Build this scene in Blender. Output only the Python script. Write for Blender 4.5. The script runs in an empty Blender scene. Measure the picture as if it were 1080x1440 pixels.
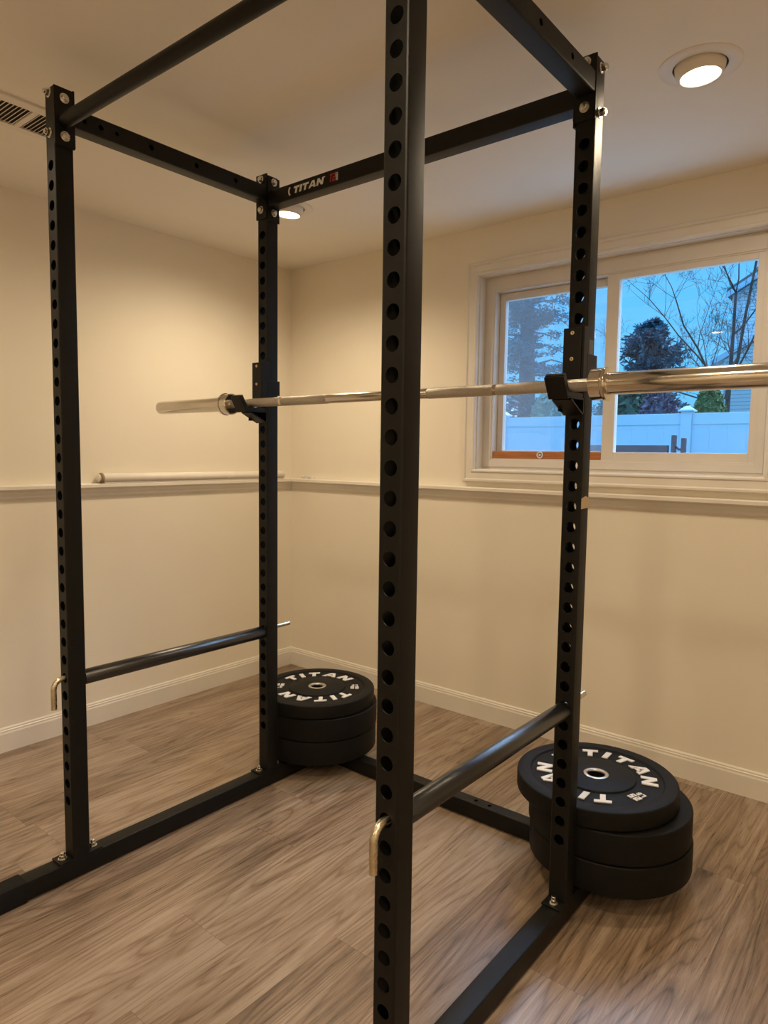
import bpy, math, random
from mathutils import Vector, Matrix
random.seed(7)
PI = math.pi
scene = bpy.context.scene
COL = scene.collection

# ------------------------------------------------------------------ materials
def mat(name, base, rough=.5, metal=0.0, spec=.5):
    m = bpy.data.materials.new(name); m.use_nodes = True
    b = m.node_tree.nodes['Principled BSDF']
    b.inputs['Base Color'].default_value = (*base, 1)
    b.inputs['Roughness'].default_value = rough
    b.inputs['Metallic'].default_value = metal
    b.inputs['Specular IOR Level'].default_value = spec
    return m

def nd(m, kind, **kw):
    n = m.node_tree.nodes.new(kind)
    for k, v in kw.items():
        if k.startswith('i_'):
            n.inputs[k[2:].replace('_', ' ')].default_value = v
        else:
            setattr(n, k, v)
    return n

def lk(m, a, b): m.node_tree.links.new(a, b)

def noisy(name, c1, c2, scale=20, rough=.5, bump=0.0, bscale=200, metal=0, spec=.5, r2=None, stretch=None):
    """two tone noise colour with a fine bump"""
    m = mat(name, c1, rough, metal, spec); b = m.node_tree.nodes['Principled BSDF']
    tc = nd(m, 'ShaderNodeTexCoord'); src = tc.outputs['Object']
    if stretch:
        mp = nd(m, 'ShaderNodeMapping'); mp.inputs['Scale'].default_value = stretch
        lk(m, src, mp.inputs['Vector']); src = mp.outputs['Vector']
    n = nd(m, 'ShaderNodeTexNoise', i_Scale=scale, i_Detail=4.0); lk(m, src, n.inputs['Vector'])
    r = nd(m, 'ShaderNodeValToRGB')
    r.color_ramp.elements[0].position = .35; r.color_ramp.elements[1].position = .65
    r.color_ramp.elements[0].color = (*c1, 1); r.color_ramp.elements[1].color = (*c2, 1)
    lk(m, n.outputs['Fac'], r.inputs['Fac']); lk(m, r.outputs['Color'], b.inputs['Base Color'])
    if r2 is not None:
        mr = nd(m, 'ShaderNodeMapRange'); mr.inputs['To Min'].default_value = rough; mr.inputs['To Max'].default_value = r2
        lk(m, n.outputs['Fac'], mr.inputs['Value']); lk(m, mr.outputs['Result'], b.inputs['Roughness'])
    if bump:
        n2 = nd(m, 'ShaderNodeTexNoise', i_Scale=bscale, i_Detail=3.0); lk(m, src, n2.inputs['Vector'])
        bp = nd(m, 'ShaderNodeBump', i_Strength=bump, i_Distance=.002)
        lk(m, n2.outputs['Fac'], bp.inputs['Height']); lk(m, bp.outputs['Normal'], b.inputs['Normal'])
    return m

M = {}
M['steel_black'] = noisy('black_powder_coat', (.0045, .0044, .0038), (.0060, .0058, .0050), 30, .40, .22, 900, spec=.26, r2=.48)
M['sleeve_black'] = noisy('black_satin_pipe', (.007, .0075, .0085), (.009, .0095, .011), 30, .27, .14, 1100, spec=.9)
M['rubber'] = noisy('black_rubber', (.0058, .0055, .0048), (.0085, .008, .007), 14, .50, .12, 500, spec=.15, r2=.62)
M['rubber_foot'] = mat('foot_rubber', (.008, .008, .0075), .6, 0, .2)
M['liner'] = mat('black_plastic_liner', (.007, .007, .007), .45, 0, .3)
M['zinc'] = noisy('zinc_bolt', (.62, .60, .55), (.75, .73, .68), 120, .22, .1, 400, metal=1)
M['brass'] = mat('brass_screw', (.75, .60, .36), .35, 1)
M['pin_steel'] = noisy('plated_pin', (.62, .56, .42), (.70, .64, .50), 60, .22, .05, 300, metal=1, r2=.34)
M['chrome'] = noisy('chrome', (.66, .62, .55), (.74, .70, .63), 6, .10, 0, metal=1, r2=.17)
M['knurl'] = noisy('knurled_steel', (.50, .46, .40), (.62, .57, .50), 400, .36, .9, 1500, metal=1)
M['groove'] = mat('dark_groove', (.05, .045, .04), .5, .6)
M['letter_white'] = mat('white_letter', (.72, .70, .66), .5)
M['decal_white'] = mat('decal_white', (.72, .71, .68), .5)
M['decal_red'] = mat('decal_red', (.42, .03, .025), .5)
M['insert'] = mat('steel_insert', (.62, .60, .56), .3, 1)
M['white_metal'] = mat('white_enamel', (.78, .74, .68), .4)
M['trim_white'] = noisy('white_trim_paint', (.74, .70, .63), (.78, .74, .67), 5, .34, .05, 60)
M['wall'] = noisy('cream_wall_paint', (.79, .735, .625), (.81, .755, .645), 2.5, .62, .12, 240, spec=.3)
M['ceiling'] = noisy('ceiling_paint', (.83, .795, .73), (.85, .815, .75), 3, .8, .15, 160, spec=.2)
M['vinyl'] = noisy('window_vinyl', (.66, .62, .57), (.70, .66, .61), 8, .38, .03, 100)
M['stick'] = noisy('stained_wood_stick', (.36, .125, .035), (.46, .18, .06), 10, .45, .1, 200, stretch=(1, 12, 12))
M['clear_plastic'] = mat('clear_plastic', (.75, .76, .78), .15)
M['pvc'] = noisy('white_blind_fabric', (.76, .72, .65), (.80, .76, .69), 20, .5, .05, 200)
M['vent_dark'] = mat('duct_dark', (.03, .022, .015), .8)
M['tape'] = mat('masking_tape', (.55, .42, .27), .6)
M['grey_gloss'] = mat('grey_gloss', (.07, .065, .06), .3)
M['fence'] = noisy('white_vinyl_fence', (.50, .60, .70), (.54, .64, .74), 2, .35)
M['bark'] = noisy('bark', (.075, .052, .045), (.11, .08, .068), 8, .9, .6, 30)
M['bark_grey'] = noisy('grey_bark', (.06, .055, .06), (.10, .09, .09), 8, .9, .6, 30)
M['spruce'] = noisy('spruce_needles', (.05, .12, .16), (.09, .17, .22), 6, .8)
M['pine'] = noisy('pine_needles', (.05, .10, .12), (.08, .14, .16), 3, .8)
M['yew'] = noisy('clipped_evergreen', (.11, .17, .06), (.17, .22, .08), 8, .8)
M['pale_yew'] = noisy('pale_evergreen', (.16, .24, .16), (.22, .30, .20), 8, .8)
M['dark_shrub'] = noisy('dark_shrub_leaves', (.045, .085, .06), (.07, .12, .075), 8, .8)
M['purple_shrub'] = noisy('bare_purple_twigs', (.14, .11, .15), (.19, .15, .19), 8, .9)
M['roof'] = noisy('roof_shingles', (.12, .12, .13), (.17, .17, .18), 20, .9)
M['bench'] = noisy('dark_painted_bench', (.035, .03, .045), (.05, .045, .06), 10, .5)
M['ground'] = noisy('pale_bounce_ground', (.52, .52, .50), (.62, .62, .60), 1.5, .9, .3, 8)
M['lawn'] = noisy('winter_lawn', (.07, .09, .05), (.11, .12, .07), 3, .9, .5, 20)
M['subfloor'] = mat('dark_gap', (.07, .048, .033), .9)

def emis(name, col, st):
    m = bpy.data.materials.new(name); m.use_nodes = True
    b = m.node_tree.nodes['Principled BSDF']
    b.inputs['Base Color'].default_value = (.8, .8, .8, 1)
    b.inputs['Emission Color'].default_value = (*col, 1); b.inputs['Emission Strength'].default_value = st
    return m
M['bulb'] = emis('lit_bulb_lens', (1, .82, .56), 14.0)

def siding(name, c, lap):
    m = mat(name, c, .6); b = m.node_tree.nodes['Principled BSDF']
    tc = nd(m, 'ShaderNodeTexCoord'); sp = nd(m, 'ShaderNodeSeparateXYZ'); lk(m, tc.outputs['Object'], sp.inputs[0])
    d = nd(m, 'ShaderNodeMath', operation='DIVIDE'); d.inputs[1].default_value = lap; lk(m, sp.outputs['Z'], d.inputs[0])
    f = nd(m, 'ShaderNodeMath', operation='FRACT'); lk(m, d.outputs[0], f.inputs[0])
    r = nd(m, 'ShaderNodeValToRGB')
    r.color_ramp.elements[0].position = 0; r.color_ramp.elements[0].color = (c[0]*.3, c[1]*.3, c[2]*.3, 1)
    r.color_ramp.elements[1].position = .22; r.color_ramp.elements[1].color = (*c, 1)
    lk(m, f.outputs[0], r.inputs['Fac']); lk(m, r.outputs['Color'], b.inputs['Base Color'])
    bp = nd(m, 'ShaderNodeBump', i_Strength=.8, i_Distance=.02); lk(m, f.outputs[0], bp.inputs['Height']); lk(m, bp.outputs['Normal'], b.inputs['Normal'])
    return m
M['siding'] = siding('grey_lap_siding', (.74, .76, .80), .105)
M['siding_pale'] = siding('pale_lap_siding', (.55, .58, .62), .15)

def glass_mat(name, tint, milk):
    m = bpy.data.materials.new(name); m.use_nodes = True; nt = m.node_tree; nt.nodes.remove(nt.nodes['Principled BSDF'])
    out = nt.nodes['Material Output']
    tr = nd(m, 'ShaderNodeBsdfTransparent'); tr.inputs['Color'].default_value = (*tint, 1)
    gl = nd(m, 'ShaderNodeBsdfGlossy'); gl.inputs['Roughness'].default_value = 0.0
    fr = nd(m, 'ShaderNodeFresnel', i_IOR=1.5); ge = nd(m, 'ShaderNodeNewGeometry')
    ir = nd(m, 'ShaderNodeMapRange'); ir.inputs['To Min'].default_value = 1.5; ir.inputs['To Max'].default_value = 1/1.5
    lk(m, ge.outputs['Backfacing'], ir.inputs['Value']); lk(m, ir.outputs[0], fr.inputs['IOR'])   # same reflectance on both faces of a thin pane
    mx = nd(m, 'ShaderNodeMixShader'); lk(m, fr.outputs[0], mx.inputs[0]); lk(m, tr.outputs[0], mx.inputs[1]); lk(m, gl.outputs[0], mx.inputs[2])
    last = mx.outputs[0]
    if milk:
        df = nd(m, 'ShaderNodeBsdfDiffuse'); df.inputs['Color'].default_value = (.5, .55, .6, 1)
        tl = nd(m, 'ShaderNodeBsdfTranslucent'); tl.inputs['Color'].default_value = (.5, .55, .6, 1)
        m0 = nd(m, 'ShaderNodeMixShader'); m0.inputs[0].default_value = .7; lk(m, df.outputs[0], m0.inputs[1]); lk(m, tl.outputs[0], m0.inputs[2])
        m2 = nd(m, 'ShaderNodeMixShader'); m2.inputs[0].default_value = milk
        lk(m, last, m2.inputs[1]); lk(m, m0.outputs[0], m2.inputs[2]); last = m2.outputs[0]
    lk(m, last, out.inputs['Surface'])
    return m
M['glass'] = glass_mat('window_glass', (.985, .99, .99), 0)
M['screen'] = glass_mat('insect_screen_mesh', (.95, .97, .98), .09)

def floor_material():
    m = mat('oak_vinyl_plank', (.3, .22, .16), .33); b = m.node_tree.nodes['Principled BSDF']
    tc = nd(m, 'ShaderNodeTexCoord'); at = nd(m, 'ShaderNodeAttribute', attribute_name='plank')
    sc = nd(m, 'ShaderNodeVectorMath', operation='SCALE'); sc.inputs[0].default_value = (7.3, 41.7, 13.1); lk(m, at.outputs['Fac'], sc.inputs['Scale'])
    ad = nd(m, 'ShaderNodeVectorMath', operation='ADD'); lk(m, tc.outputs['Object'], ad.inputs[0]); lk(m, sc.outputs[0], ad.inputs[1])
    def noise(scale, stretch, det, dist, rough=.6):
        mp = nd(m, 'ShaderNodeMapping'); mp.inputs['Scale'].default_value = stretch; lk(m, ad.outputs[0], mp.inputs['Vector'])
        n = nd(m, 'ShaderNodeTexNoise', i_Scale=scale, i_Detail=det, i_Distortion=dist, i_Roughness=rough); lk(m, mp.outputs[0], n.inputs['Vector'])
        return n.outputs['Fac']
    big = noise(1.0, (7, 1.1, 1), 3, .6)
    mid = noise(1.0, (24, 1.3, 1), 6, 1.9, .65)
    fine = noise(1.0, (230, 11, 1), 8, .5, .75)
    # cathedral rings: bands over a warped coordinate
    mp = nd(m, 'ShaderNodeMapping'); mp.inputs['Scale'].default_value = (9, .75, 1); lk(m, ad.outputs[0], mp.inputs['Vector'])
    wv = nd(m, 'ShaderNodeTexNoise', i_Scale=1.0, i_Detail=1.5, i_Distortion=.25); lk(m, mp.outputs[0], wv.inputs['Vector'])
    mu = nd(m, 'ShaderNodeMath', operation='MULTIPLY'); mu.inputs[1].default_value = 17; lk(m, wv.outputs['Fac'], mu.inputs[0])
    fr = nd(m, 'ShaderNodeMath', operation='PINGPONG'); fr.inputs[1].default_value = .5; lk(m, mu.outputs[0], fr.inputs[0])
    def mulc(a, c):
        n = nd(m, 'ShaderNodeMath', operation='MULTIPLY'); n.inputs[1].default_value = c; lk(m, a, n.inputs[0]); return n.outputs[0]
    def addn(a, c):
        n = nd(m, 'ShaderNodeMath', operation='ADD'); lk(m, a, n.inputs[0]); lk(m, c, n.inputs[1]); return n.outputs[0]
    ln = nd(m, 'ShaderNodeMapRange'); ln.interpolation_type = 'SMOOTHSTEP'
    ln.inputs['From Min'].default_value = 0; ln.inputs['From Max'].default_value = .16; ln.inputs['To Min'].default_value = -.07; ln.inputs['To Max'].default_value = 0
    lk(m, fr.outputs[0], ln.inputs['Value'])
    tot = addn(addn(addn(mulc(big, .44), mulc(mid, .46)), mulc(fine, .46)), addn(addn(mulc(fr.outputs[0], .16), ln.outputs[0]), mulc(at.outputs['Fac'], .13)))
    r = nd(m, 'ShaderNodeValToRGB'); e = r.color_ramp.elements
    e[0].position = .50; e[0].color = (.072, .045, .029, 1)
    e[1].position = .94; e[1].color = (.395, .310, .232, 1)
    k = e.new(.63); k.color = (.152, .104, .070, 1)
    k = e.new(.76); k.color = (.255, .178, .120, 1)
    lk(m, tot, r.inputs['Fac']); lk(m, r.outputs['Color'], b.inputs['Base Color'])
    mr = nd(m, 'ShaderNodeMapRange'); mr.inputs['From Min'].default_value = .3; mr.inputs['From Max'].default_value = .7
    mr.inputs['To Min'].default_value = .25; mr.inputs['To Max'].default_value = .37
    lk(m, fine, mr.inputs['Value']); lk(m, mr.outputs[0], b.inputs['Roughness'])
    bp = nd(m, 'ShaderNodeBump', i_Strength=.22, i_Distance=.001); lk(m, fine, bp.inputs['Height']); lk(m, bp.outputs['Normal'], b.inputs['Normal'])
    return m
M['floor'] = floor_material()

# ------------------------------------------------------------------ mesh helpers
class MB:
    def __init__(s): s.v = []; s.f = []; s.sm = []
    def add(s, vs, fs, smooth=False, mx=None):
        o = len(s.v)
        for p in vs:
            p = Vector(p)
            s.v.append(mx @ p if mx else p)
        for f in fs: s.f.append([i + o for i in f]); s.sm.append(smooth)
        return s
    def box(s, a, b, bev=0.0, mx=None):
        x0, y0, z0 = [min(a[i], b[i]) for i in range(3)]; x1, y1, z1 = [max(a[i], b[i]) for i in range(3)]
        if bev <= 0:
            vs = [(x, y, z) for x in (x0, x1) for y in (y0, y1) for z in (z0, z1)]
            fs = [(0, 1, 3, 2), (4, 6, 7, 5), (0, 4, 5, 1), (2, 3, 7, 6), (0, 2, 6, 4), (1, 5, 7, 3)]
            return s.add(vs, fs, mx=mx)
        import bmesh
        bm = bmesh.new(); bmesh.ops.create_cube(bm, size=1)
        for v in bm.verts:
            v.co = Vector((x0 if v.co.x < 0 else x1, y0 if v.co.y < 0 else y1, z0 if v.co.z < 0 else z1))
        bmesh.ops.bevel(bm, geom=list(bm.edges), offset=bev, segments=2, affect='EDGES', profile=.6)
        bm.verts.ensure_lookup_table()
        vs = [v.co.copy() for v in bm.verts]; fs = [[v.index for v in f.verts] for f in bm.faces]
        bm.free()
        return s.add(vs, fs, mx=mx)
    def lathe(s, prof, mx=None, n=48, closed=False, smooth=True):
        """prof: (r, z) about local z"""
        vs = []; fs = []; m_ = len(prof)
        for i in range(n):
            a = 2*PI*i/n
            for r, z in prof: vs.append((r*math.cos(a), r*math.sin(a), z))
        for i in range(n):
            j = (i+1) % n
            for k in range(m_ if closed else m_-1):
                k2 = (k+1) % m_
                fs.append((i*m_+k, j*m_+k, j*m_+k2, i*m_+k2))
        return s.add(vs, fs, smooth, mx)
    def cyl(s, p, q, r, n=24, caps=True, bev=0.0, smooth=True):
        p = Vector(p); q = Vector(q); d = q - p; L = d.length
        mx = Matrix.Translation(p) @ d.to_track_quat('Z', 'Y').to_matrix().to_4x4()
        if bev: prof = [(0, 0), (r-bev, 0), (r, bev), (r, L-bev), (r-bev, L), (0, L)]
        elif caps: prof = [(0, 0), (r, 0), (r, L), (0, L)]
        else: prof = [(r, 0), (r, L)]
        return s.lathe(prof, mx, n, smooth=smooth)
    def sweep(s, pts, radii, n=10, caps=True, smooth=True):
        pts = [Vector(p) for p in pts]; vs = []; fs = []
        up = None
        for i, p in enumerate(pts):
            t = (pts[min(i+1, len(pts)-1)] - pts[max(i-1, 0)]).normalized()
            if up is None:
                up = Vector((0, 0, 1)) if abs(t.z) < .9 else Vector((1, 0, 0))
            a = t.cross(up).normalized(); up = a.cross(t).normalized()
            r = radii[i] if isinstance(radii, (list, tuple)) else radii
            for k in range(n):
                th = 2*PI*k/n; vs.append(p + (a*math.cos(th) + up*math.sin(th))*r)
        for i in range(len(pts)-1):
            for k in range(n):
                k2 = (k+1) % n; fs.append((i*n+k, i*n+k2, (i+1)*n+k2, (i+1)*n+k))
        s.add(vs, fs, smooth)
        if caps:
            o = len(s.v) - len(vs)
            s.f.append([o+k for k in range(n)][::-1]); s.sm.append(False)
            s.f.append([o+(len(pts)-1)*n+k for k in range(n)]); s.sm.append(False)
        return s
    def prism(s, poly, z0, z1, mx=None):
        n = len(poly)
        vs = [(x, y, z0) for x, y in poly] + [(x, y, z1) for x, y in poly]
        fs = [list(range(n))[::-1], [n+i for i in range(n)]] + [(i, (i+1) % n, n+(i+1) % n, n+i) for i in range(n)]
        return s.add(vs, fs, mx=mx)
    def build(s, name, m, parent=None, recalc=True):
        me = bpy.data.meshes.new(name); me.from_pydata([tuple(v) for v in s.v], [], s.f)
        me.polygons.foreach_set('use_smooth', s.sm)
        if recalc:
            recalc = not getattr(s, 'tubed', False)
            import bmesh
            bm = bmesh.new(); bm.from_mesh(me); bmesh.ops.remove_doubles(bm, verts=bm.verts, dist=1e-6)
            if recalc: bmesh.ops.recalc_face_normals(bm, faces=bm.faces)
            bm.to_mesh(me); bm.free()
        me.materials.append(m); me.update()
        o = bpy.data.objects.new(name, me); COL.objects.link(o)
        if parent is not None: o.parent = parent
        return o

def sharp(o, deg=35):
    o.data.set_sharp_from_angle(angle=math.radians(deg)); return o

def empty(name, loc=(0, 0, 0), rz=0):
    o = bpy.data.objects.new(name, None); o.location = loc; o.rotation_euler = (0, 0, rz); o.empty_display_size = .1
    COL.objects.link(o); return o

def tag(o, label, cat, group=None, kind=None):
    if label: o['label'] = label
    if cat: o['category'] = cat
    if group: o['group'] = group
    if kind: o['kind'] = kind
    return o

def struct(mb, name, m):
    o = mb.build(name, m); o['kind'] = 'structure'; return o

def copy_tree(o, parent=None):
    kids = list(o.children); c = o.copy(); COL.objects.link(c)
    if parent is not None: c.parent = parent
    for k in kids: copy_tree(k, c)
    return c

# square tube along local z, rounded corners, round holes through the +-y faces and +-x faces
def tube(out_mb, L, hx, hy, holes_y=(), holes_x=(), wall=.0027, cr=.0045, mx=None, ends=True):
    mb = MB(); fin = mx; mx = None
    def face_with_holes(hw, holes, mk, flip):
        # face in coordinates (a, z), a in [-hw, hw]; mk maps (a, z) to a point
        holes = sorted(holes); z = 0.0; vs = []; fs = []
        def quad(z0, z1):
            o = len(vs); vs.extend([mk(-hw, z0), mk(hw, z0), mk(hw, z1), mk(-hw, z1)]); fs.append([o, o+1, o+2, o+3])
        for (hz, r) in holes:
            c = min(hw, r*1.45)
            if hz - c > z + 1e-6: quad(z, hz-c)
            z0, z1 = hz-c, hz+c
            N = 24; o = len(vs)
            for i in range(N):
                a = 2*PI*i/N; vs.append(mk(r*math.cos(a), hz+r*math.sin(a)))
            for i in range(N):
                a = 2*PI*i/N; ca, sa = math.cos(a), math.sin(a)
                k = 1/max(abs(ca)/hw, abs(sa)/c); vs.append(mk(ca*k, hz+sa*k))
            for i in range(N):
                j = (i+1) % N; fs.append([o+i, o+N+i, o+N+j, o+j])
            # corners
            for (sa_, sz_) in ((1, 1), (-1, 1), (-1, -1), (1, -1)):
                ang = math.atan2(sz_*c, sa_*hw) % (2*PI); i = int(ang/(2*PI)*N) % N; j = (i+1) % N
                q = len(vs); vs.append(mk(sa_*hw, hz+sz_*c)); fs.append([o+N+i, q, o+N+j])
            z = z1
        if L > z + 1e-6: quad(z, L)
        mb.add(vs, fs, mx=mx)
    def ring(hw, holes, mk0, mk1):
        for (hz, r) in holes:
            N = 24; vs = []; fs = []
            for i in range(N):
                a = 2*PI*i/N; vs.append(mk0(r*math.cos(a), hz+r*math.sin(a))); vs.append(mk1(r*math.cos(a), hz+r*math.sin(a)))
            for i in range(N):
                j = (i+1) % N; fs.append([2*i, 2*j, 2*j+1, 2*i+1])
            mb.add(vs, fs, True, mx=mx)
    for s in (-1, 1):
        face_with_holes(hx-cr, holes_y, lambda a, z, s=s: (a, s*hy, z), 0)
        face_with_holes(hy-cr, holes_x, lambda a, z, s=s: (s*hx, a, z), 0)
        if holes_y:
            face_with_holes(hx-cr, holes_y, lambda a, z, s=s: (a, s*(hy-wall), z), 0)
            ring(0, holes_y, lambda a, z, s=s: (a, s*hy, z), lambda a, z, s=s: (a, s*(hy-wall), z))
        if holes_x:
            face_with_holes(hy-cr, holes_x, lambda a, z, s=s: (s*(hx-wall), a, z), 0)
            ring(0, holes_x, lambda a, z, s=s: (s*hx, a, z), lambda a, z, s=s: (s*(hx-wall), a, z))
    if holes_y or holes_x:  # remaining inner skin
        for s in (-1, 1):
            if not holes_x: mb.add([(s*(hx-wall), -(hy-wall), 0), (s*(hx-wall), hy-wall, 0), (s*(hx-wall), hy-wall, L), (s*(hx-wall), -(hy-wall), L)], [(0, 1, 2, 3)], mx=mx)
            if not holes_y: mb.add([(-(hx-wall), s*(hy-wall), 0), (hx-wall, s*(hy-wall), 0), (hx-wall, s*(hy-wall), L), (-(hx-wall), s*(hy-wall), L)], [(0, 1, 2, 3)], mx=mx)
    for sx in (-1, 1):
        for sy in (-1, 1):
            vs = []; K = 4
            for i in range(K+1):
                a = PI/2*i/K
                x = sx*(hx-cr+cr*math.cos(a)); y = sy*(hy-cr+cr*math.sin(a)); vs += [(x, y, 0), (x, y, L)]
            mb.add(vs, [(2*i, 2*i+2, 2*i+3, 2*i+1) for i in range(K)], True, mx=mx)
    if ends:
        for z in (0, L):
            poly = []
            for (sx, sy, a0) in ((1, 1, 0), (-1, 1, PI/2), (-1, -1, PI), (1, -1, 3*PI/2)):
                for i in range(5):
                    a = a0+PI/2*i/4; poly.append((sx*(hx-cr)+cr*math.cos(a), sy*(hy-cr)+cr*math.sin(a), z))
            mb.add(poly, [list(range(len(poly)))], mx=mx)
    # face every side outwards (hole rims inwards), skins of the hollow towards the hollow
    for i, f_ in enumerate(mb.f):
        a, b_, c_ = (mb.v[f_[0]], mb.v[f_[1]], mb.v[f_[2]]); nrm = (b_-a).cross(c_-a)
        if nrm.length < 1e-14 and len(f_) > 3: nrm = (c_-a).cross(mb.v[f_[3]]-a)
        ce = sum((mb.v[k] for k in f_), Vector())/len(f_)
        if abs(nrm.normalized().z) > .9: want = 1 if ce.z > L/2 else -1; sgn = nrm.z*want
        else:
            inner = max(abs(ce.x)/(hx-wall*.5), abs(ce.y)/(hy-wall*.5)) < 1
            sgn = nrm.x*ce.x+nrm.y*ce.y
            if inner: sgn = -sgn
        if sgn < 0: mb.f[i] = f_[::-1]
    o = len(out_mb.v); out_mb.v += [(fin @ v) if fin else v for v in mb.v]
    out_mb.f += [[k+o for k in f_] for f_ in mb.f]; out_mb.sm += mb.sm; out_mb.tubed = True
    return out_mb

# frames for members along an axis
def along(axis, p):
    """matrix whose local z runs along the axis from p"""
    p = Vector(p)
    if axis == 'z': return Matrix.Translation(p)
    if axis == 'y':   # local x->x, local y->-z... keep local x = world x
        return Matrix.Translation(p) @ Matrix(((1, 0, 0, 0), (0, 0, 1, 0), (0, -1, 0, 0), (0, 0, 0, 1)))
    if axis == 'x':   # local z -> x, local x -> y, local y -> z
        return Matrix.Translation(p) @ Matrix(((0, 0, 1, 0), (1, 0, 0, 0), (0, 1, 0, 0), (0, 0, 0, 1)))

def hexbolt(p, d, name, parent, protrude=.010, stud=0.0, m=None):
    """washer + hex head at p pointing along d"""
    p = Vector(p); d = Vector(d).normalized(); mb = MB()
    mx = Matrix.Translation(p) @ d.to_track_quat('Z', 'Y').to_matrix().to_4x4()
    mb.lathe([(0, 0), (.0125, 0), (.0125, .0018), (0, .0018)], mx, 24, smooth=False)
    hexp = [(.0093*math.cos(PI/3*i+.3), .0093*math.sin(PI/3*i+.3)) for i in range(6)]
    mb.prism(hexp, .0018, .0018+protrude*.72, mx)
    if stud: mb.lathe([(0, 0), (.0058, 0), (.0058, .0018+stud-.001), (.0048, .0018+stud), (0, .0018+stud)], mx, 16)
    else: mb.lathe([(.008, .0018+protrude*.72), (.0066, .0018+protrude*.95), (0, .0018+protrude)], mx, 16)
    return sharp(mb.build(name, m or M['zinc'], parent))

# ------------------------------------------------------------------ room
X0, Y1, ZC = -1.005, 1.775, 2.213       # left wall, window wall, ceiling
X1, Y0 = 3.3, -3.2                       # walls behind the camera
# floor planks
def build_floor():
    me = bpy.data.meshes.new('floor'); vs = []; fs = []; ids = []; mi = []
    known = {2: .09, 1: .493, 4: .284, -3: .017, -5: .522, 0: .711, 6: .505}
    rnd = random.Random(3); g = .00025
    k0 = math.floor((X0-.004)/.186); k1 = math.ceil((X1-.004)/.186)
    for k in range(k0, k1):
        xa = max(.004+.186*k, X0-.02); xb = min(.004+.186*(k+1), X1+.02)
        j = known.get(k, rnd.uniform(0, 1.22)); y = j - 1.22*math.ceil((j-Y0)/1.22+.01)
        while y < Y1:
            ya, yb = max(y, Y0-.02), min(y+1.22, Y1+.02)
            if yb > ya:
                o = len(vs); vs += [(xa+g, ya+g, 0), (xb-g, ya+g, 0), (xb-g, yb-g, 0), (xa+g, yb-g, 0)]; fs.append((o, o+1, o+2, o+3)); ids.append(rnd.random()); mi.append(0)
            y += 1.22
    o = len(vs); a, b, c, d = X0-.02, X1+.02, Y0-.02, Y1+.02
    vs += [(a, c, -.0012), (b, c, -.0012), (b, d, -.0012), (a, d, -.0012), (a, c, -.05), (b, c, -.05), (b, d, -.05), (a, d, -.05)]
    for f in ((0, 1, 2, 3), (7, 6, 5, 4), (0, 4, 5, 1), (1, 5, 6, 2), (2, 6, 7, 3), (3, 7, 4, 0)):
        fs.append([o+i for i in f]); ids.append(.5); mi.append(1)
    me.from_pydata(vs, [], fs); me.materials.append(M['floor']); me.materials.append(M['subfloor'])
    at = me.attributes.new('plank', 'FLOAT', 'FACE'); at.data.foreach_set('value', ids)
    me.polygons.foreach_set('material_index', mi)
    ob = bpy.data.objects.new('floor', me); COL.objects.link(ob); ob['kind'] = 'structure'
build_floor()
struct(MB().box((X0-.1, Y0-.1, ZC), (X1+.1, Y1+.18, ZC+.08)), 'ceiling', M['ceiling'])
struct(MB().box((X0-.1, Y0-.1, -.05), (X0, Y1+.18, ZC)), 'wall_left', M['wall'])
struct(MB().box((X1, Y0-.1, -.05), (X1+.1, Y1+.18, ZC)), 'wall_right', M['wall'])
struct(MB().box((X0, Y0-.1, -.05), (X1, Y0, ZC)), 'wall_back', M['wall'])
# window wall with its opening
WX0, WX1, WZ0, WZ1 = .205, 1.377, 1.149, 2.004
YO = Y1+.18
w = MB()
w.box((X0, Y1, -.05), (WX0, YO, ZC)); w.box((WX1, Y1, -.05), (X1, YO, ZC))
w.box((WX0, Y1, -.05), (WX1, YO, WZ0)); w.box((WX0, Y1, WZ1), (WX1, YO, ZC))
struct(w, 'wall_window', M['wall'])

# baseboards: profile in (depth, z)
BASE = [(0, 0), (.013, 0), (.013, .074), (.0105, .080), (.0105, .086), (.0075, .089), (.0075, .094), (.004, .098), (0, .098)]
def run_profile(prof, p0, p1, inward, name, m):
    """extrude a (depth, z) profile between two points, mitred for inner corners at both ends"""
    p0 = Vector(p0); p1 = Vector(p1); d = (p1-p0).normalized(); inward = Vector(inward); mb = MB(); n = len(prof)
    vs = [p0 + inward*a + d*a + Vector((0, 0, z)) for a, z in prof] + [p1 + inward*a - d*a + Vector((0, 0, z)) for a, z in prof]
    mb.add(vs, [list(range(n)), [n+i for i in range(n)][::-1]] + [(i, (i+1) % n, n+(i+1) % n, n+i) for i in range(n)])
    return struct(mb, name, m)
run_profile(BASE, (X0, Y0, 0), (X0, Y1, 0), (1, 0, 0), 'baseboard_left', M['trim_white'])
run_profile(BASE, (X0, Y1, 0), (X1, Y1, 0), (0, -1, 0), 'baseboard_window', M['trim_white'])
run_profile(BASE, (X1, Y0, 0), (X1, Y1, 0), (-1, 0, 0), 'baseboard_right', M['trim_white'])
run_profile(BASE, (X0, Y0, 0), (X1, Y0, 0), (0, 1, 0), 'baseboard_back', M['trim_white'])
# ledge (chair rail) with its moulding
zt = 1.069
RAIL = [(0, zt), (0, zt-.058), (.006, zt-.058), (.009, zt-.050), (.009, zt-.044), (.013, zt-.036), (.017, zt-.026), (.020, zt-.022), (.031, zt-.020), (.035, zt-.016), (.035, zt-.004), (.032, zt)]
run_profile(RAIL, (X0, Y0, 0), (X0, Y1, 0), (1, 0, 0), 'trim_1', M['trim_white'])
run_profile(RAIL, (X0, Y1, 0), (X1, Y1, 0), (0, -1, 0), 'trim_2', M['trim_white'])

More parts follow.
